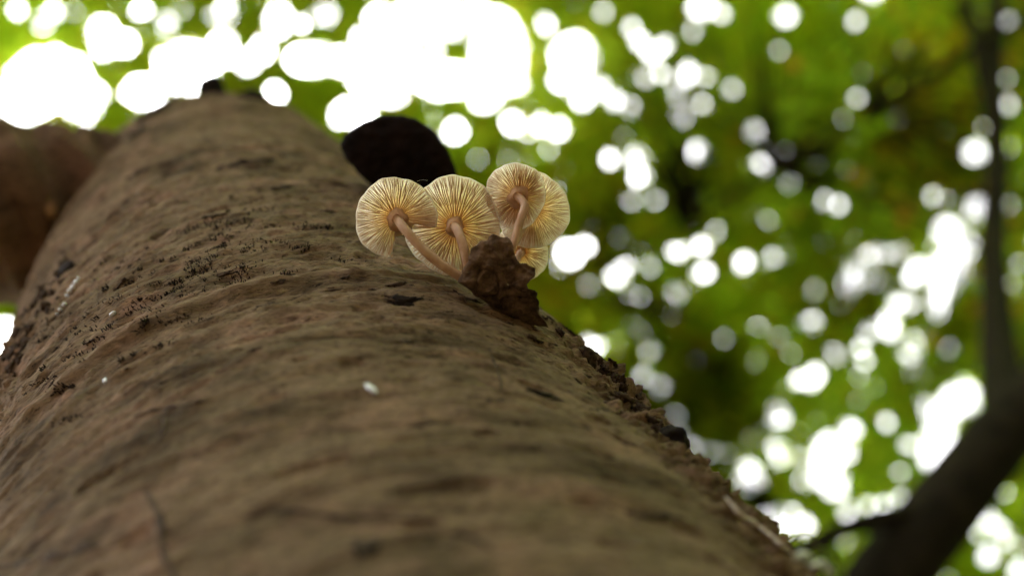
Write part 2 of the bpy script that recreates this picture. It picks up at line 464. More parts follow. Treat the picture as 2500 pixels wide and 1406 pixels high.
# jagged flap of bark standing off the trunk
poly = [(1118, 690), (1130, 662), (1138, 640), (1146, 626), (1150, 612), (1163, 598), (1172, 586), (1188, 582), (1204, 572), (1222, 572), (1238, 577), (1248, 590), (1253, 602), (1255, 620), (1262, 634), (1272, 642), (1286, 641), (1298, 646), (1309, 652), (1308, 668), (1304, 676), (1294, 684), (1288, 694), (1291, 706), (1306, 708), (1314, 716), (1311, 728), (1318, 740), (1321, 756), (1324, 775), (1340, 800), (1300, 800), (1250, 775), (1200, 745), (1150, 715)]
fd = [0.842 if y < 700 else 0.842 + 0.02 * (y - 700) / 100 for x, y in poly]
V, F = slab(poly, fd, 0.010, -FWD, 0.004, 12, 260, 40, 0.0022, 0.0022, 0.0014)
tag(mobj("bark_flap", V, F, M_FLAP, tree), "jagged dark brown bark flap")
# crumbling bark along the right flank
rs = random.Random(4)
edge_pts = [(1290, 745), (1345, 790), (1400, 838), (1437, 866), (1470, 893), (1505, 925), (1540, 965), (1565, 1000), (1590, 1030), (1615, 1052)]
def along(pts, u):
    p = np.array(pts, float); t = np.linspace(0, 1, len(p)); return np.interp(u, t, p[:, 0]), np.interp(u, t, p[:, 1])
for k in range(46):
    u = rs.uniform(0.33, 1.0) if k > 8 else rs.uniform(0.0, 0.3)
    x, y = along(edge_pts, u); o = rs.uniform(-26, 4)
    l, nn = hit(x + o * 0.6 + 6, y - o * 0.1 + 2); q = pxm(l); s = rs.choice([4, 5, 6, 8, 10, 13])
    V, F = lump(l + nn * s * q * 0.3, nn, s * q * rs.uniform(0.7, 1.5), s * q * rs.uniform(0.7, 1.4), s * q * rs.uniform(0.7, 1.5), 100 + k, 3, 0.65, 2.2)
    mobj("bark_crumb", V, F, M_CRUMB, tree)
for k in range(90):                                         # and on the left flank
    x, y = along([(0, 905), (15, 850), (38, 795), (70, 740), (100, 700), (135, 650), (150, 615)], rs.random())
    l, nn = hit(x + rs.uniform(0, 45), y + rs.uniform(0, 30)); q = pxm(l); s = rs.choice([4, 5, 6, 8, 10])
    V, F = lump(l + nn * s * q * 0.2, nn, s * q * rs.uniform(0.8, 1.6), s * q * rs.uniform(0.7, 1.2), s * q * rs.uniform(0.6, 1.2), 200 + k, 2, 0.6, 2.2)
    mobj("bark_crumb", V, F, M_CRUMB, tree)
for k in range(150):                                        # scabs scattered over the bark
    if k < 45: x, y = rs.uniform(80, 900), rs.uniform(420, 1000)
    elif k < 125: x, y = rs.uniform(950, 1560), rs.uniform(660, 1100)
    else: x, y = rs.uniform(300, 700), rs.uniform(320, 520)
    l, nn = hit(x, y); q = pxm(l); s = rs.choice([3, 4, 5, 6, 8, 11])
    V, F = lump(l - nn * s * q * 0.15, nn, s * q * rs.uniform(1.2, 3), s * q * rs.uniform(0.5, 0.9), s * q * rs.uniform(0.25, 0.5), 300 + k, 3, 1.0, 2.6)
    mobj("bark_scab", V, F, M_CRUMB, tree)
cracks = [([(415, 985), (404, 1020), (400, 1050), (380, 1090)], 6), ([(350, 1190), (388, 1255), (395, 1330), (432, 1420)], 11), ([(-20, 1385), (120, 1362), (250, 1330), (345, 1288)], 12),
          ([(560, 1262), (700, 1248), (860, 1262), (1060, 1268)], 8), ([(1480, 1232), (1580, 1262), (1650, 1262), (1725, 1280)], 10), ([(300, 1030), (380, 1000), (470, 985), (540, 950)], 5),
          ([(1195, 850), (1208, 885), (1220, 920), (1225, 990)], 5), ([(1380, 995), (1450, 998), (1520, 1010)], 5), ([(1100, 1300), (1165, 1318), (1200, 1340)], 9), ([(690, 730), (780, 712), (900, 706), (1010, 712)], 2.5),
          ([(1040, 690), (1090, 700), (1130, 722), (1180, 740)], 4), ([(640, 350), (690, 380), (730, 400)], 3), ([(690, 400), (735, 410), (700, 430)], 3)]
for k, (pts, wd) in enumerate(cracks):
    P = []
    for x, y in spline(np.array([[x, y, 0.0] for x, y in pts]), 24)[:, :2]:
        l, nn = hit(x, y); P.append(l - nn * wd * 0.35 * pxm(l))
    P = np.array(P); q = pxm(P[12])
    R = wd * q * (0.25 + 0.75 * np.sin(np.linspace(0.2, 2.95, 24))) * (1 + 0.7 * vnoise(np.arange(24) * 0.7, 0.5, k, 8))
    V, F = tube(P, R, 8, True, 0.5, k + 30)
    mobj("bark_crack", V, F, M_CRUMB, tree)
# pale peeling strip on the lower right edge
for k, (pts, wd, mt) in enumerate(((((1768, 1222), (1800, 1250), (1850, 1287), (1905, 1330)), 6, M_PEEL), (((1880, 1318), (1900, 1330), (1925, 1350)), 4, M_PEEL))):
    P = []
    for (x, y) in pts:
        l, nn = hit(x - 8, y + 6); P.append(l + nn * 0.004)
    S = spline(np.array(P), 26); q = pxm(S[10])
    R = wd * q * (0.35 + 0.65 * np.sin(np.linspace(0.15, 3.0, 26))) * (1 + 0.4 * vnoise(np.arange(26) * 0.6, 0.5, k, 5))
    V, F = tube(S, R, 8, True, 0.5, k + 3)
    mobj("peeling_bark", V, F, mt, tree)

# ------------------------------------------------------------------ bracket fungus, knobs and dark spots
poly = [(838, 332), (862, 312), (890, 297), (925, 284), (955, 280), (985, 281), (1015, 290), (1045, 306), (1070, 330), (1092, 362), (1108, 396), (1118, 432), (1115, 470), (1085, 500), (1040, 510), (985, 500), (925, 470), (880, 430), (845, 390), (830, 360)]
pd = [1.10] * len(poly)
V, F = slab(poly, pd, 0.05, -FWD, 0.008, 33, 180, 26, 0.0015, 0.0, 0.0005)
br = mobj("bracket_fungus", V, F, M_BRACK, None, True, at(880, 420, 1.1))
tag(br, "large black hoof-shaped bracket fungus on the trunk behind the cream mushrooms", "fungus")
knobs = [(518, 228, 32, 30, 44, "small black domed fungus knob on the broken top of the trunk", M_BLACK),
         (622, 242, 42, 24, 22, "low flat black fungus knob beside the domed one on the broken trunk top", M_BLACK),
         (1638, 1072, 36, 30, 46, "black rounded fungus knob low on the crumbling bare edge of the trunk", M_BLACK),
         (1432, 876, 32, 20, 24, "small brown knob on the trunk edge just below the jagged bark flap", M_CRUMB),
         (163, 661, 30, 24, 12, "black lump beside the silvery droplets near the stub limb", M_BLACK),
         (332, 328, 20, 16, 6, "dark round spot of fungus just below the broken trunk top", M_BLACK),
         (345, 294, 90, 12, 4, "thin black strip along the broken top edge near the stub limb", M_BLACK),  # flat dark strip following the broken edge
         (893, 1333, 26, 22, 2.5, "dark round disc standing in for a hole in the pale bark at the bottom", M_BLACK),  # flat dark disc painted for the shade inside a bark hole
         (990, 738, 34, 12, 5, "flat black scab on the bark below the lip left of the flap", M_BLACK),
         (1325, 963, 36, 11, 5, "long black scab on shaded bark beneath the bark flap", M_BLACK)]
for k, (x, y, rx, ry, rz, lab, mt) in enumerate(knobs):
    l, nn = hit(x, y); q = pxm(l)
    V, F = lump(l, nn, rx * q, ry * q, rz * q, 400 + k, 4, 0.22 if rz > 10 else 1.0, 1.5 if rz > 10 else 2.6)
    tag(mobj("dark_lump", V, F, mt, None, True, l), lab, "fungus")

# ------------------------------------------------------------------ tiny black prong tufts
def tuft_mesh(seed):
    r_ = random.Random(seed); Vs, Fs, off = [], [], 0
    for k in range(r_.randint(5, 9)):
        b = np.array([r_.gauss(0, 1.5), r_.gauss(0, 0.7), -0.3]); h = r_.uniform(1.6, 3.6)
        tip = b + np.array([r_.gauss(0, 0.7), r_.gauss(0, 0.7), h])
        mid = (b + tip) / 2 + np.array([r_.gauss(0, 0.3), r_.gauss(0, 0.3), 0])
        V, F = tube(np.array([b, mid, tip]), np.array([0.34, 0.30, 0.22]), 5)
        Vs.append(V); Fs.append(F + off); off += len(V)
        if r_.random() < 0.5:
            t2 = mid + np.array([r_.gauss(0, 1.0), r_.gauss(0, 0.6), h * 0.4])
            V, F = tube(np.array([mid, (mid + t2) / 2, t2]), np.array([0.28, 0.25, 0.18]), 5)
            Vs.append(V); Fs.append(F + off); off += len(V)
    V = np.vstack(Vs) * 0.001
    return np_mesh("fungus_tuft", V, np.vstack(Fs), M_BLACK)
TUFT = [tuft_mesh(s) for s in range(6)]
tp = [(455, 612), (468, 604), (482, 598), (530, 585), (545, 592), (560, 583), (400, 640), (420, 630), (345, 640), (318, 655), (325, 670), (285, 662), (240, 660), (255, 645), (300, 640), (365, 610), (510, 640), (525, 632), (540, 648), (552, 655), (500, 535), (525, 525), (560, 515), (600, 512), (345, 660), (372, 668), (740, 600), (752, 604), (505, 690), (445, 705), (420, 690), (215, 770), (240, 780), (190, 800), (160, 830), (270, 800), (230, 850), (200, 880), (170, 900), (300, 880), (330, 870), (140, 850), (110, 900), (90, 940), (60, 960), (360, 780), (390, 790), (130, 760), (570, 480), (640, 470), (610, 580), (470, 660), (455, 655), (230, 690), (260, 705), (310, 700), (140, 920), (180, 950), (205, 745), (345, 800)]
for k, (x, y) in enumerate(tp):
    l, nn = hit(x + rs.uniform(-5, 5), y + rs.uniform(-4, 4))
    o = bpy.data.objects.new("fungus_tuft", TUFT[k % 6]); link(o)
    a_, b_, c_ = frame(nn)
    s = rs.uniform(0.55, 1.15)
    o.matrix_world = Matrix(((a_[0] * s, b_[0] * s, c_[0] * s, l[0]), (a_[1] * s, b_[1] * s, c_[1] * s, l[1]), (a_[2] * s, b_[2] * s, c_[2] * s, l[2]), (0, 0, 0, 1)))
    tag(o, "tiny tuft of black fungus prongs sprouting from the pale trunk", "fungus", "tufts of black prongs on the trunk")

# countless smaller prongs and specks between the tufts
Vs, Fs, off = [], [], 0
cl = [(rs.uniform(60, 640), rs.gauss(0, 75)) for _ in range(46)] + [(rs.uniform(450, 960), None) for _ in range(16)]
for k in range(1300):
    x0, dy = cl[k % 62]
    y0 = 960 - 0.62 * x0 + dy if dy is not None else 470 + (x0 * 7.3) % 200
    u = rs.gauss(0, 20); x, y = x0 + u, y0 - 0.32 * u * (1 if x0 < 600 else 0) + rs.gauss(0, 4)
    l, nn = hit(x, y)
    if depth(l) > 1.25 or depth(l) < 0.72: continue
    a_, b_, c_ = frame(nn); h = rs.uniform(0.2, 1.7) * 0.001
    tip = l + nn * h + a_ * rs.gauss(0, 0.0006) + b_ * rs.gauss(0, 0.0006)
    rr_ = rs.uniform(0.00022, 0.00045)
    V, F = tube(np.array([l - nn * 0.001, (l + tip) / 2, tip]), np.array([rr_ * 1.3, rr_, rr_ * 0.8]), 4)
    Vs.append(V); Fs.append(F + off); off += len(V)
tag(mobj("fungus_specks", np.vstack(Vs), np.vstack(Fs), M_BLACK, None, False, hit(400, 750)[0]), "scatter of tiny black fungus specks over the pale bark", "fungus", None, "stuff")

# ------------------------------------------------------------------ droplets, sky glint put into their pale colour
drops = [(905, 950, 9, 17, "long resin droplet with a painted white glint, alone on the bare lower bark", 0), (259, 931, 7, 8, "round droplet with a painted white glint on the trunk below the black tufts", 0), (277, 768, 9, 4, "thin resin droplet with a painted white glint among the black tufts", 0)]
for (x, y, rx, ry) in ((188, 690, 6, 7), (180, 702, 7, 6), (172, 712, 6, 5), (166, 724, 4, 5), (160, 745, 6, 4), (150, 757, 4, 3), (142, 768, 3, 3), (194, 682, 3, 4)):
    drops.append((x, y, rx, ry, "silvery droplet with a painted glint in a cluster on the left flank of the trunk", 1))
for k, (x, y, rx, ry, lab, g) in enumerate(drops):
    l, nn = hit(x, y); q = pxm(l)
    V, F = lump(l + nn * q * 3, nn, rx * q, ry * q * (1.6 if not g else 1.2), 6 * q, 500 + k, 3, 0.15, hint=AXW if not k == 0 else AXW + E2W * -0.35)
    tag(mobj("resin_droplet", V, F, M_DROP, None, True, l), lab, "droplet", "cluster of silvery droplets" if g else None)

# ------------------------------------------------------------------ mushrooms
def set_attr(me, name, vals):
    a_ = me.attributes.new(name, 'FLOAT', 'POINT'); a_.data.foreach_set("value", np.asarray(vals, np.float32))
UPW = np.array([0, 0, 1.0])
def mushroom(label, cx, cy, d, rx, ry, tilt, stem, sr, ringpos, ringr, seed, torn=None, ngill=46, dome=0.30):
    """cx, cy rim centre; tilt = sideways lean of the cap axis in camera x, y; stem = list of (px, py, depth)"""
    r_ = np.random.default_rng(seed)
    base = at(*stem[-1])
    e = empty("mushroom", base)
    tag(e, label, "mushroom", None)
    q = d / FPX
    ax = cdir((tilt[0], tilt[1], 1.0))
    X = RIGHT - ax * (RIGHT @ ax); X /= np.linalg.norm(X); Y = np.cross(ax, X)
    if Y @ UP < 0: Y = -Y
    C = at(cx, cy, d); Rm = (rx + ry) / 2 * q
    def rim(phi):
        f = 1 + 0.025 * np.sin(2 * phi + seed) + 0.02 * np.sin(3 * phi + 2.1 * seed) + 0.012 * np.sin(7 * phi + seed) + 0.006 * np.sin(17 * phi)
        if torn is not None:
            lo, hi, fr = torn
            ph = (phi + math.pi * 4) % (2 * math.pi)
            u = np.clip(np.minimum(ph - lo, hi - ph) / 0.10, 0, 1)
            f = f * (1 - (1 - fr) * u * u * (3 - 2 * u))
        return f
    wav = lambda phi: 0.05 * np.sin(2 * phi + 1.7 * seed) + 0.03 * np.sin(5 * phi + seed * 0.6)
    def under(rho, phi):                                  # local xyz of the flesh under the gills
        f = rim(phi)
        x = rho * f * rx * q * np.cos(phi); y = rho * f * ry * q * np.sin(phi)
        z = Rm * (dome * (1 - (rho * f) ** 2.2) + wav(phi) * rho ** 2)
        return x, y, z
    def world(x, y, z): return C + x[..., None] * X + y[..., None] * Y + z[..., None] * ax
    nph, nrho = 180, 26
    ph = np.linspace(0, 2 * np.pi, nph, endpoint=False); rho = np.linspace(1, 0.03, nrho)
    RH, PH = np.meshgrid(rho, ph, indexing='ij')
    x, y, z = under(RH, PH)
    U_ = world(x, y, z)
    th = Rm * (0.012 + 0.15 * (1 - RH ** 2))
    T_ = world(x * (1 + 0.012), y * (1 + 0.012), z + th + 0.25 * q)
    V = np.concatenate([U_.reshape(-1, 3), T_.reshape(-1, 3)])
    off = nrho * nph; j = np.arange(nph)
    F = np.vstack([grid_faces(nrho, nph, True), grid_faces(nrho, nph, True, off)[:, ::-1], np.stack([j, off + j, off + (j + 1) % nph, (j + 1) % nph], -1)])
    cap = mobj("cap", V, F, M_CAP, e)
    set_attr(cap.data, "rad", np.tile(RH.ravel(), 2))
    # gills: full blades and two orders of shorter ones
    Vs, Fs, As, off = [], [], [], 0
    full = ngill
    for order, (cnt, r0) in enumerate(((full, 0.10), (full, 0.42), (full * 2, 0.68))):
        for k in range(cnt):
            p0 = 2 * math.pi * (k + (0.0 if order == 0 else 0.5 if order == 1 else 0.25 * (1 + 0) if False else 0.5 if order == 1 else 0.5)) / cnt + r_.normal() * 0.10 / cnt * 2
            if order == 2: p0 = 2 * math.pi * (k + 0.5) / cnt + r_.normal() * 0.02
            rs0 = r0 + abs(r_.normal()) * 0.06
            t_ = np.linspace(rs0, 0.985, 12)
            phi = p0 + 0.05 * np.sin(t_ * r_.uniform(4, 9) + r_.uniform(0, 6)) * (1 - 0.4 * t_) * r_.uniform(0.2, 1)
            s_ = (t_ - rs0) / (0.985 - rs0)
            dep = Rm * 0.085 * np.clip(s_ * 5, 0.05, 1) ** 0.7 * np.clip((1 - s_) * 2.6, 0.03, 1) ** 0.8 * (1 - 0.22 * order)
            hw_ = Rm * (0.0065 if order == 0 else 0.0055 if order == 1 else 0.0045)
            x, y, z = under(t_, phi)
            Pm = world(x, y, z - dep)
            rad_ = np.maximum(np.hypot(x, y), 1e-6)
            tx, ty = -y / rad_, x / rad_
            Pl = world(x + tx * hw_ * 1.5, y + ty * hw_ * 1.5, z + Rm * 0.004)
            Pr = world(x - tx * hw_ * 1.5, y - ty * hw_ * 1.5, z + Rm * 0.004)
            el = world(x + tx * hw_ * 0.6, y + ty * hw_ * 0.6, z - dep); er = world(x - tx * hw_ * 0.6, y - ty * hw_ * 0.6, z - dep)
            B = np.stack([Pl, el, er, Pr], 1)
            Vs.append(B.reshape(-1, 3)); Fs.append(grid_faces(12, 4) + off); off += 48; As.append(np.repeat(t_, 4))
    g = mobj("gills", np.vstack(Vs), np.vstack(Fs), M_GILL, e)
    set_attr(g.data, "rad", np.concatenate(As)); tag(g, kind="stuff")
    # stem from the cap centre to the wood
    x0, y0, z0 = under(np.array([0.0]), np.array([0.0]))
    apex = world(x0, y0, z0)[0]
    K = [apex + ax * Rm * 0.05, apex - ax * Rm * 0.22] + [at(*s) for s in stem]
    n_ = 48
    S = spline(np.array(K), n_); u = np.linspace(0, 1, n_)
    R = sr * q * (1.0 + 0.55 * np.clip(1 - u / 0.10, 0, 1) ** 2 + 0.35 * np.clip((u - 0.75) / 0.25, 0, 1) ** 2 + 0.05 * vnoise(u * 9, 0.3, seed, 3))
    V, F = tube(S, R, 20, True, 0.05, seed)
    st = mobj("stem", V, F, M_STEM, e)
    set_attr(st.data, "rad", np.clip(0.5 + 0.6 * fbm(V[:, 0] * 260, V[:, 1] * 260, V[:, 2] * 90, seed, 3), 0, 1))
    # ring: a sagging membrane collar round the upper stem
    if ringr:
        i = int(ringpos * n_); c = S[i]; tg = S[i + 2] - S[i - 2]; tg /= np.linalg.norm(tg)
        a1 = np.cross(tg, X); a1 /= np.linalg.norm(a1); a2 = np.cross(tg, a1)
        ph = np.linspace(0, 2 * np.pi, 60, endpoint=False)
        prof = [(0.0, 1.0), (0.25, 0.9), (0.6, 0.72), (0.9, 0.25), (1.0, -0.1), (0.93, -0.12), (0.7, 0.35), (0.4, 0.62), (0.0, 0.8)]
        ring_V, ra = [], []
        for (f, hh) in prof:
            wv = 1 + (0.16 * np.sin(2 * ph + seed) + 0.10 * np.sin(5 * ph + 2 * seed) + 0.05 * np.sin(11 * ph)) * f
            rr_ = R[i] * 0.9 + (ringr * q - R[i]) * f * wv
            hh_ = (hh - 0.75) * ringr * q * 0.55 + 0.12 * ringr * q * np.sin(3 * ph + seed) * f
            ring_V.append(c + rr_[:, None] * (np.cos(ph)[:, None] * a1 + np.sin(ph)[:, None] * a2) - hh_[:, None] * tg)
            ra.append(np.full(60, f))
        rg = mobj("ring", np.concatenate(ring_V), grid_faces(len(prof), 60, True), M_RING, e)
        set_attr(rg.data, "rad", np.concatenate(ra))
    return e

mushroom("cream mushroom with a torn cap on a long slanting stem, left of the cluster", 966, 532, 0.858, 97, 99, (-0.02, 0.03), [(985, 556, 0.848), (1030, 606, 0.845), (1080, 648, 0.847), (1128, 678, 0.851), (1160, 696, 0.858)], 12, 0.13, 30, 1, torn=(math.radians(262), math.radians(347), 0.48))
mushroom("widest cream mushroom with amber gills, in the middle of the cluster behind the slanting stem", 1106, 551, 0.872, 113, 125, (0.06, -0.06), [(1120, 568, 0.858), (1132, 604, 0.853), (1142, 648, 0.853), (1156, 690, 0.860)], 11, 0.22, 25, 2)
mushroom("small pale tilted cream mushroom in front of another cap above the bark flap", 1259, 477, 0.868, 75, 82, (0.30, -0.10), [(1281, 500, 0.862), (1268, 545, 0.858), (1256, 592, 0.856), (1225, 660, 0.858)], 10, 0.12, 28, 3, dome=0.36)
mushroom("cream mushroom with wide round cap half hidden behind the small tilted one", 1300, 513, 0.892, 91, 92, (0.05, 0.05), [(1278, 545, 0.880), (1250, 600, 0.874), (1220, 660, 0.868)], 12, 0.3, 0, 4)
mushroom("low cream mushroom partly hidden behind the right edge of the bark flap", 1270, 619, 0.905, 72, 67, (0.10, 0.25), [(1268, 622, 0.890), (1245, 660, 0.880), (1215, 690, 0.872)], 9, 0.3, 0, 5, ngill=40)

# spider thread between two caps
P0, P1 = at(1018, 443, 0.872), at(1044, 441, 0.88)
S = spline(np.array([P0, (P0 + P1) / 2 + UP * 0.0006, P1]), 12)
V, F = tube(S, np.full(12, 0.00004), 5)
tag(mobj("spider_thread", V, F, M_THREAD, None, True, P0), "fine spider thread strung between two mushroom caps", "thread")

# fine blades and a lichen tuft at the lower right edge
bl = [[(1915, 1345, .60), (1935, 1322, .605), (1958, 1313, .61), (1985, 1318, .612), (2010, 1345, .61)], [(1985, 1325, .62), (2020, 1345, .625), (2045, 1375, .63), (2060, 1425, .635)], [(1990, 1345, .615), (2018, 1368, .62), (2036, 1390, .62), (2042, 1430, .62)], [(2030, 1350, .64), (2062, 1385, .645), (2075, 1430, .65)]]
bn = ["dark arching dry stem curling off the lower trunk edge", "long olive grass blade drooping beside the pale lichen", "short olive grass blade lying against the pale lichen", "outermost thin olive blade hanging clear of the trunk"]
for k, (pts, lab) in enumerate(zip(bl, bn)):
    S = spline(np.array([at(*p) for p in pts]), 24); R = np.linspace(1, 0.45, 24) * (3.2 if k else 3.6) * 0.62 / FPX
    V, F = tube(S, R, 6)
    tag(mobj("grass_blade", V, F, M_BLADE if k else M_CRUMB, None, True, S[0]), lab, "grass blade")
Vs, Fs, off = [], [], 0
for k in range(26):
    u = rs.random(); x = 1950 + 85 * u + rs.uniform(-5, 5); y = 1352 + 42 * u + rs.uniform(-8, 10)
    c = at(x, y, 0.62 + 0.01 * rs.random()); q = 0.62 / FPX; s = rs.uniform(7, 14)
    V, F = lump(c, -FWD, s * q, s * q * 0.8, s * q * 0.8, 600 + k, 2, 0.5, 2, hint=UP); Vs.append(V); Fs.append(F + off); off += len(V)
lich = mobj("lichen_tuft", np.vstack(Vs), np.vstack(Fs), M_LICH, None, True, at(1990, 1375, .62))
tag(lich, "pale green lichen tuft on the lower right trunk edge under the blades", "lichen")

# ------------------------------------------------------------------ canopy
# sky gaps between the crowns: x, y, rx, ry (photo pixels, i.e. directions from the camera)
G = [(5,820,40,34),(120,195,100,70),(60,240,60,50),(195,235,50,40),(250,90,22,48),(105,55,12,14),(130,30,9,9),(40,25,7,9),(455,165,72,56),(350,222,38,28),(545,120,25,35),(395,60,24,18),(345,30,14,14),(560,28,20,20),(600,150,18,20),(680,45,18,40),(670,228,14,14),(300,105,22,18),(440,30,8,8),(520,35,8,8),(180,35,9,9),(640,120,14,24),
     (760,145,58,28),(790,28,22,22),(735,60,8,8),(862,275,42,22),(835,150,38,24),(900,195,38,26),(880,100,12,20),(1050,45,165,42),(1215,130,58,108),(1090,195,85,34),(960,120,46,34),(1180,245,26,14),(945,215,34,32),(1000,160,20,24),(1060,125,10,8),
     (1400,140,48,54),(1370,198,20,14),(1420,240,20,14),(1455,215,18,14),(1250,300,14,14),(1320,305,11,11),(1365,315,12,12),(1110,320,15,15),(1265,205,9,9),(1330,60,10,10),(1470,30,9,9),(1540,70,9,9),(1500,245,10,10),(1540,262,10,10)]
D = [(1560,100,14),(1590,130,14),(1575,190,12),(1620,112,14),(1612,180,12),(1650,210,13),(1680,180,17),(1655,232,16),(1662,285,17),(1720,190,7),(1715,255,8),(1785,218,11),(1712,18,26),(1760,32,10),(1690,78,9),(1645,20,7),(1920,40,14),(2085,52,11),(1900,122,7),(2025,8,7),(2090,180,5),(2092,240,7),(2190,285,7),(2110,315,4),(2250,130,4),
     (1487,388,14),(1555,382,17),(1562,430,16),(1525,340,7),(1700,370,18),(1660,350,10),(1840,320,15),(1865,400,17),(1872,368,10),(1920,370,8),(1925,445,11),(1960,415,7),(2000,400,5),(2057,410,5),(2110,410,5),(2010,490,8),(2045,500,11),(1655,455,8),(1695,488,12),(1390,620,22),(1425,600,12),(1512,580,9),(1502,672,15),(1520,650,14),(1560,610,8),(1585,650,11),(1655,615,13),(1712,600,14),(1745,565,9),(1720,665,15),(1815,640,16),(1885,630,8),(1650,715,18),(1645,760,9),(1870,540,8),(1560,720,6),(1450,550,6),(1540,490,8),(1600,490,7),(1950,555,7),
     (2310,560,26),(2345,600,38),(2320,660,48),(2245,658,22),(2225,680,13),(2292,755,17),(2300,715,24),(2390,500,23),(2375,520,14),(2392,685,10),(2278,478,9),(2320,492,10),(2380,372,22),(2405,310,9),(2462,360,8),(2458,52,12),(2400,40,8),(2452,255,15),(2450,190,9),(2462,500,10),(2470,570,9),(2442,620,12),(2490,640,9),(2462,690,9),(2450,750,8),
     (2075,698,23),(2080,660,11),(1985,708,9),(1980,785,13),(2135,620,14),(2158,615,12),(2195,620,13),(2120,680,11),(2150,690,11),(2170,780,16),(2190,740,12),(2222,745,9),(2120,810,11),(2175,812,12),(2225,862,17),(2230,830,9),(2230,900,8),(2315,850,10),(2040,870,9),(2100,848,9),(2110,880,9),(2090,925,10),(2370,750,5),
     (1440,850,10),(1692,885,9),(1722,900,20),(1765,900,18),(1700,860,11),(1765,950,14),(1745,882,10),(1770,825,8),(1585,855,8),(1570,915,10),(1615,945,12),(1640,860,5),(1830,915,7),(1900,815,6),(1950,925,11),(1990,915,14),(1980,932,11),(1895,1000,12),(1905,1022,12),(1850,970,6),(1702,1025,11),(1650,1010,9),(1690,1090,12),(1660,1055,12),(1740,1100,7),(1775,1050,5),
     (2330,980,36),(2355,960,26),(2262,990,14),(2290,1020,30),(2290,1070,36),(2278,1120,30),(2220,1085,11),(2165,1032,9),(2372,990,11),(2372,1042,9),(2198,1150,8),(2285,1185,30),(2250,1208,18),(2200,1215,11),(2382,1090,7),(2020,1090,30),(2018,1130,32),(2062,1105,18),(2075,1048,13),(2035,1185,28),(1998,1160,22),(1890,1090,12),(1942,1112,9),(1900,1120,12),(1830,1180,32),(1850,1228,30),(1880,1250,22),(1825,1140,14),(1962,1280,14),(1932,1250,10),(1960,1185,9),(2070,1245,15),(2120,1232,9),(2155,1230,9),(2060,1315,11),(2155,1345,8),(2210,1300,9),(2105,1370,7),(2480,1110,28),(2445,1195,13),(2410,1265,17),(2440,1290,12),(2390,1302,8),(2412,1355,17),(2450,1320,8),(2290,1385,11),(2490,1390,18),(2480,1330,9),(1910,1285,16),
     (1155,362,6),(1170,392,6),(1290,390,6),(1345,362,7),(1372,420,6),(1240,392,6),(1440,420,5),(1430,700,5),(1500,800,5),(1620,800,5),(1850,800,5),(2050,800,4)]
MX0, MY0, MW, MH, MS = -1200, -1000, 4900, 3400, 2
mask = np.zeros((MH // MS, MW // MS), bool)
yy, xx = np.mgrid[0:MH // MS, 0:MW // MS]
def hole(x, y, rx, ry):
    X0, Y0 = (x - MX0) / MS, (y - MY0) / MS; a_, b_ = rx / MS, ry / MS
    i0, i1, j0, j1 = int(Y0 - b_ - 2), int(Y0 + b_ + 3), int(X0 - a_ - 2), int(X0 + a_ + 3)
    if i0 < 0 or j0 < 0 or i1 > mask.shape[0] or j1 > mask.shape[1]: return
    s_ = np.s_[i0:i1, j0:j1]
    mask[s_] |= ((xx[s_] - X0) / a_) ** 2 + ((yy[s_] - Y0) / b_) ** 2 < 1
for x, y, a_, b_ in G: hole(x, y, a_ * .9, b_ * .88)
for x, y, r in D: hole(x, y, *(2 * [r * (.82 if x > 1850 or r > 20 else .72) - .5]))
for k in range(140):                                      # pinholes gather near the wider gaps
    x, y, r = D[rng.integers(len(D))]
    r_ = rng.uniform(2, 3.6); hole(x + rng.normal(0, 55), y + rng.normal(0, 55), r_, r_)
for k in range(900):                                      # the canopy goes on the same way outside the frame
    x, y = rng.uniform(-1150, 3650), rng.uniform(-950, 2350)
    if -40 < x < 2540 and -40 < y < 1446: continue
    r_ = rng.choice([6, 9, 12, 18, 30, 60], p=[.3, .25, .2, .12, .09, .04]); hole(x, y, r_, r_)
def gap(P):
    px, py, z = w2px(P)
    i = ((py - MY0) / MS).astype(int); j = ((px - MX0) / MS).astype(int)
    ok = (i >= 0) & (j >= 0) & (i < mask.shape[0]) & (j < mask.shape[1]) & (z > 0)
    return ok & mask[np.clip(i, 0, mask.shape[0] - 1), np.clip(j, 0, mask.shape[1] - 1)]

TREES = [("beech", (-6.2, 2.2), 10.5, 0.17), ("beech", (-3.6, 8.2), 11.0, 0.2), ("beech", (2.6, 9.2), 10.6, 0.19), ("beech", (6.9, 5.2), 10.5, 0.18), ("beech", (5.6, -0.9), 11.0, 0.2), ("beech", (-2.6, -3.4), 10.5, 0.18)]
TLAB = ["leafy green beech tree whose crown closes the sky left of the broken trunk top",
        "green beech tree spreading its crown over the stub limb",
        "tall green beech tree whose leaves show behind the lower bare edge of the trunk",
        "green beech tree with a dense crown behind the forked dark stem",
        "dense green beech tree filling the view right of the mushrooms",
        "thin-leaved green beech tree around the widest gap of white sky above the trunk"]
def sprays(n, xr, yr, dr, rad_, per, size):
    """leaf sprays: returns leaf quads (n*per,4,3), spray centre per leaf, centres"""
    px = rng.uniform(*xr, n); py = rng.uniform(*yr, n); d = rng.uniform(*dr, n)
    C = c2w(np.stack([(px - CX) / FPX * d, (CY - py) / FPX * d, d], -1))
    return make_leaves(C, rad_, per, size)
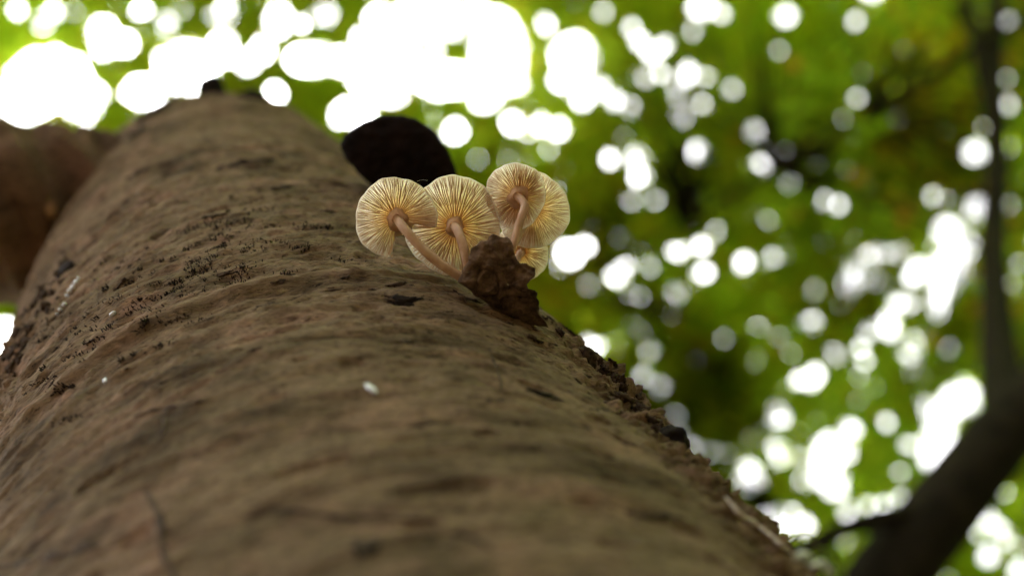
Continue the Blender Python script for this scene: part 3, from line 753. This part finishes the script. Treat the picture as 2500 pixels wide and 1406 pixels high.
def make_leaves(C, rad_, per, size):
    n = len(C)
    nr_ = np.stack([rng.normal(0, .33, n), rng.normal(0, .33, n), np.ones(n)], -1); nr_ /= np.linalg.norm(nr_, axis=1)[:, None]
    h = np.stack([np.cos(q_ := rng.uniform(0, 6.283, n)), np.sin(q_), np.zeros(n)], -1)
    a_ = h - nr_ * (h * nr_).sum(1)[:, None]; a_ /= np.linalg.norm(a_, axis=1)[:, None]; b_ = np.cross(nr_, a_)
    m = n * per; idx = np.repeat(np.arange(n), per)
    rr_ = rad_ * np.sqrt(rng.random(m)); an = rng.uniform(0, 6.283, m)
    P = C[idx] + rr_[:, None] * (np.cos(an)[:, None] * a_[idx] + np.sin(an)[:, None] * b_[idx]) + nr_[idx] * rng.normal(0, .02, m)[:, None]
    ln = nr_[idx] + rng.normal(0, .35, (m, 3)); ln /= np.linalg.norm(ln, axis=1)[:, None]
    dr_ = np.cos(an + rng.normal(0, .6, m))[:, None] * a_[idx] + np.sin(an + rng.normal(0, .6, m))[:, None] * b_[idx]
    dr_ -= ln * (dr_ * ln).sum(1)[:, None]; dr_ /= np.linalg.norm(dr_, axis=1)[:, None]; sd = np.cross(ln, dr_)
    s_ = size * rng.uniform(0.7, 1.2, m)[:, None]
    b0 = P - dr_ * s_ * .5; tip = P + dr_ * s_ * .5 - ln * s_ * .12; mid = P - dr_ * s_ * .05
    Q = np.stack([b0, mid + sd * s_ * .31 + ln * s_ * .05, tip, mid - sd * s_ * .31 + ln * s_ * .05], 1)
    return Q, idx
def cull(Q, idx):
    pts = [Q[:, k] for k in range(4)] + [Q.mean(1)] + [(Q[:, k] + Q[:, (k + 1) % 4]) / 2 for k in range(4)] + [(Q[:, 0] * .75 + Q[:, 2] * .25), (Q[:, 0] * .25 + Q[:, 2] * .75)]
    bad = np.zeros(len(Q), bool)
    for p in pts: bad |= gap(p)
    return Q[~bad], idx[~bad]
parts = []
parts.append(sprays(6800, (-150, 2650), (-150, 1560), (7.3, 9.4), .24, 22, .074))     # the crowns in view
parts.append(sprays(2600, (-1100, 3600), (-900, 2300), (7.2, 9.8), .30, 22, .10))     # and their surroundings
cent = []
# the rest of the crowns, away from the view: coarser unseen sprays round the glade, added to hold back sky light
n = 5200
az = rng.uniform(0, 2 * np.pi, n); el = np.arcsin(rng.uniform(0.10, 0.999, n)); dd = rng.uniform(8.5, 12.5, n)
C = np.stack([dd * np.cos(el) * np.cos(az), dd * np.cos(el) * np.sin(az), 0.6 + dd * np.sin(el) * 0.85], -1)
px, py, z = w2px(C)
outside = ~((z > 0) & (px > -500) & (px < 3000) & (py > -450) & (py < 1900))
openside = (np.cos(az - math.radians(205)) > 0.40) & (el < 1.0)                      # foliage left open behind the camera to let low light in
C = C[outside & ~openside]
n = 3600                                                 # unseen extra foliage added to shade the right side
az = rng.uniform(-1.3, 1.25, n); el = np.arcsin(rng.uniform(0.0, 0.8, n)); dd = rng.uniform(8.5, 12.5, n)
C2 = np.stack([dd * np.cos(el) * np.cos(az), dd * np.cos(el) * np.sin(az), 0.6 + dd * np.sin(el) * 0.85], -1)
px, py, z = w2px(C2)
C = np.concatenate([C, C2[~((z > 0) & (px > -500) & (px < 3000) & (py > -450) & (py < 1900))]])
parts.append(make_leaves(C, .55, 10, .26))
LQ, LI, tot = [], [], 0
for Q, idx in parts:
    Q, idx = cull(Q, idx); LQ.append(Q); LI.append(idx + tot); tot += int(idx.max()) + 1
LQ = np.concatenate(LQ); LI = np.concatenate(LI)
SC = np.zeros((tot, 3)); cnt = np.bincount(LI, minlength=tot)
for k in range(3): SC[:, k] = np.bincount(LI, LQ.mean(1)[:, k], minlength=tot) / np.maximum(cnt, 1)
TX = np.array([t[1] for t in TREES])
own = ((SC[:, None, :2] - TX[None]) ** 2).sum(-1).argmin(1)
n = len(LQ)
hue = rng.random(n); clump = fbm(SC[LI, 0] * 1.1, SC[LI, 1] * 1.1, SC[LI, 2] * 1.1, 5, 3)
col = np.array([0.225, 0.325, 0.016])[None] * (0.75 + 0.5 * rng.random((n, 1))) * np.clip(1 + 0.6 * clump[:, None], 0.35, 1.7)
col[:, 0] *= 0.85 + 0.5 * rng.random(n)
px, py, z = w2px(LQ.mean(1))
aut = 0.03 + 0.55 * np.clip(vnoise(SC[LI, 0] * .9 + 4, SC[LI, 1] * .9, SC[LI, 2] * .9, 77) - 0.25, 0, 1)
isaut = rng.random(n) < aut
col[isaut] = np.array([0.42, 0.27, 0.02]) * (0.7 + 0.6 * rng.random((isaut.sum(), 1)))
def tree_limb(p0, p1, r0, r1, sag, nseg=14, sides=8, seed=0):
    m_ = (p0 + p1) / 2 + np.array([0, 0, sag]) + rng.normal(0, .12, 3)
    S = spline(np.array([p0, p0 * .6 + m_ * .4 + rng.normal(0, .06, 3), m_, p1]), nseg)
    return tube(S, np.linspace(r0, r1, nseg), sides, True, 0.06, seed), S
def leaf_mesh(sel):
    Q = LQ[sel]; m_ = len(Q)
    return Q.reshape(-1, 3), np.arange(m_ * 4).reshape(-1, 4), np.repeat(col[sel], 4, 0)
def add_crown(parent, sel):
    V, F, c_ = leaf_mesh(sel)
    F3 = np.concatenate([F[:, [0, 1, 2]], F[:, [0, 2, 3]]])
    o = mobj("crown", V, F3, M_LEAF, parent, False)
    at_ = o.data.color_attributes.new("leafcol", 'FLOAT_COLOR', 'POINT')
    at_.data.foreach_set("color", np.concatenate([c_, np.ones((len(c_), 1))], 1).astype(np.float32).ravel())
    return o
for k, (nm, (tx, ty), hgt, tr) in enumerate(TREES):
    e = empty("beech_tree", (tx, ty, 0.0))
    tag(e, TLAB[k], "tree")
    S = spline(np.array([[tx, ty, -0.1], [tx + .1, ty - .05, hgt * .35], [tx - .1, ty + .1, hgt * .7], [tx, ty, hgt]]), 24)
    u = np.linspace(0, 1, 24)
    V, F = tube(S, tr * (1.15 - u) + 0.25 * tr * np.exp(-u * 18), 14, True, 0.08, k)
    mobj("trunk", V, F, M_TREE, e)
    mine = np.where((own == k) & (cnt > 4))[0]
    tips = [mine[rng.integers(len(mine))]]
    for _ in range(11):
        dm = ((SC[mine][:, None] - SC[tips][None]) ** 2).sum(-1).min(1); tips.append(mine[dm.argmax()])
    limbs = []
    for j, tpi in enumerate(tips):
        p1 = SC[tpi]; dist = np.linalg.norm(p1[:2] - S[0, :2])
        hz = np.clip(p1[2] - 0.45 * dist, 1.2, hgt * .93); p0 = S[np.abs(S[:, 2] - hz).argmin()]
        (V, F), LS = tree_limb(p0, p1, 0.045, 0.010, 0.25, seed=j)
        mobj("limb", V, F, M_TREE, e); limbs.append(LS)
    LP = np.concatenate(limbs)
    sel_t = mine if len(mine) < 1500 else rng.choice(mine, 1500, False)
    Vs, Fs, off = [], [], 0
    for m_ in sel_t:
        p1 = SC[m_]; p0 = LP[((LP - p1) ** 2).sum(1).argmin()]
        if np.linalg.norm(p1 - p0) > 2.6: continue
        V, F = tube(np.array([p0, (p0 + p1) / 2 + rng.normal(0, .05, 3), p1]), np.array([.006, .0045, .002]), 4)
        Vs.append(V); Fs.append(F + off); off += len(V)
    tag(mobj("twigs", np.vstack(Vs), np.vstack(Fs), M_TREE, e), kind="stuff")
    add_crown(e, own[LI] == k)

# the dark forked tree on the right
root = np.array([0.35, 2.9, 0.0])
e = empty("forked_tree", root)
tag(e, "dark leaning tree with a thick diagonal stem forking into a slim upright one", "tree")
def stem3(pts, n_, sides, nm, seed, wob=0.06):
    S = spline(np.array([[*(at(*p[:3]) if len(p) == 4 else p[:3]), p[-1]] for p in pts]), n_)
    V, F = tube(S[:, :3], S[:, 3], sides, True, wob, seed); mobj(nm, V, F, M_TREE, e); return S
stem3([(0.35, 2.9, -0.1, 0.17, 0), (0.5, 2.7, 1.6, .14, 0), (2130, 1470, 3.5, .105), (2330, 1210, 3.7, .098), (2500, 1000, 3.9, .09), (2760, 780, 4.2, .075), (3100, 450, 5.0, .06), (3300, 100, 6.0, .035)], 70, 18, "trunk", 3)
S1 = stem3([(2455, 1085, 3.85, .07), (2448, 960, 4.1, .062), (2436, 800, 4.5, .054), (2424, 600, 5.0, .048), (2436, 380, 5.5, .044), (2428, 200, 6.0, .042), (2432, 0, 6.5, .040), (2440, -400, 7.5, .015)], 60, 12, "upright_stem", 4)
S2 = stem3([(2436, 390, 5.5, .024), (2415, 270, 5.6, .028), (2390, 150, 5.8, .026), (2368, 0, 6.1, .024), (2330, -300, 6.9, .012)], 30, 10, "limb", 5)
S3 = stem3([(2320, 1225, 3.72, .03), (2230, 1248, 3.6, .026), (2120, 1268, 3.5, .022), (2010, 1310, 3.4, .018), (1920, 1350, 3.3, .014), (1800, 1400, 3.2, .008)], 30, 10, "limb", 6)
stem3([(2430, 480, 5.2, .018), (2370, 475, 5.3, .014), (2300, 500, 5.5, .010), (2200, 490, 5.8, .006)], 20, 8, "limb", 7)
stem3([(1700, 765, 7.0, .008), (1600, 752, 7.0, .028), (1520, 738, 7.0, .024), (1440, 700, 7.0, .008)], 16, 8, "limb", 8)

for k in range(9):                                        # side twigs
    S_ = S1 if k < 5 else S3
    i = int(rng.integers(8, 26) if k >= 5 else rng.integers(10, 48)); p = S_[i, :3]
    d_ = cdir((rng.normal(), rng.normal() * .8 + .3, rng.uniform(0.0, .8))); L_ = rng.uniform(.25, .6)
    V, F = tube(spline(np.array([p, p + d_ * L_ * .5 + rng.normal(0, .03, 3), p + d_ * L_ + np.array([0, 0, .05])]), 8), np.linspace(.010, .003, 8), 6)
    mobj("twig", V, F, M_TREE, e)
n = 70
pxs, pys, ds = rng.uniform(1950, 2750, n), rng.uniform(-250, 1500, n), rng.uniform(4.6, 6.4, n)
keep = (pxs < 2300) | (pxs > 2540); pxs, pys, ds = pxs[keep], pys[keep], ds[keep]   # the upright stem itself is bare
C = c2w(np.stack([(pxs - CX) / FPX * ds, (CY - pys) / FPX * ds, ds], -1))
Q, idx = make_leaves(C, .2, 16, .075)
LQ, idx = cull(Q, idx)
col = np.array([0.13, 0.21, 0.012])[None] * (0.7 + 0.6 * rng.random((len(LQ), 1)))
au = rng.random(len(LQ)) < 0.06; col[au] = np.array([0.34, 0.17, 0.02])
add_crown(e, np.ones(len(LQ), bool))

for o in bpy.data.objects:
    if "_o" in o: del o["_o"]
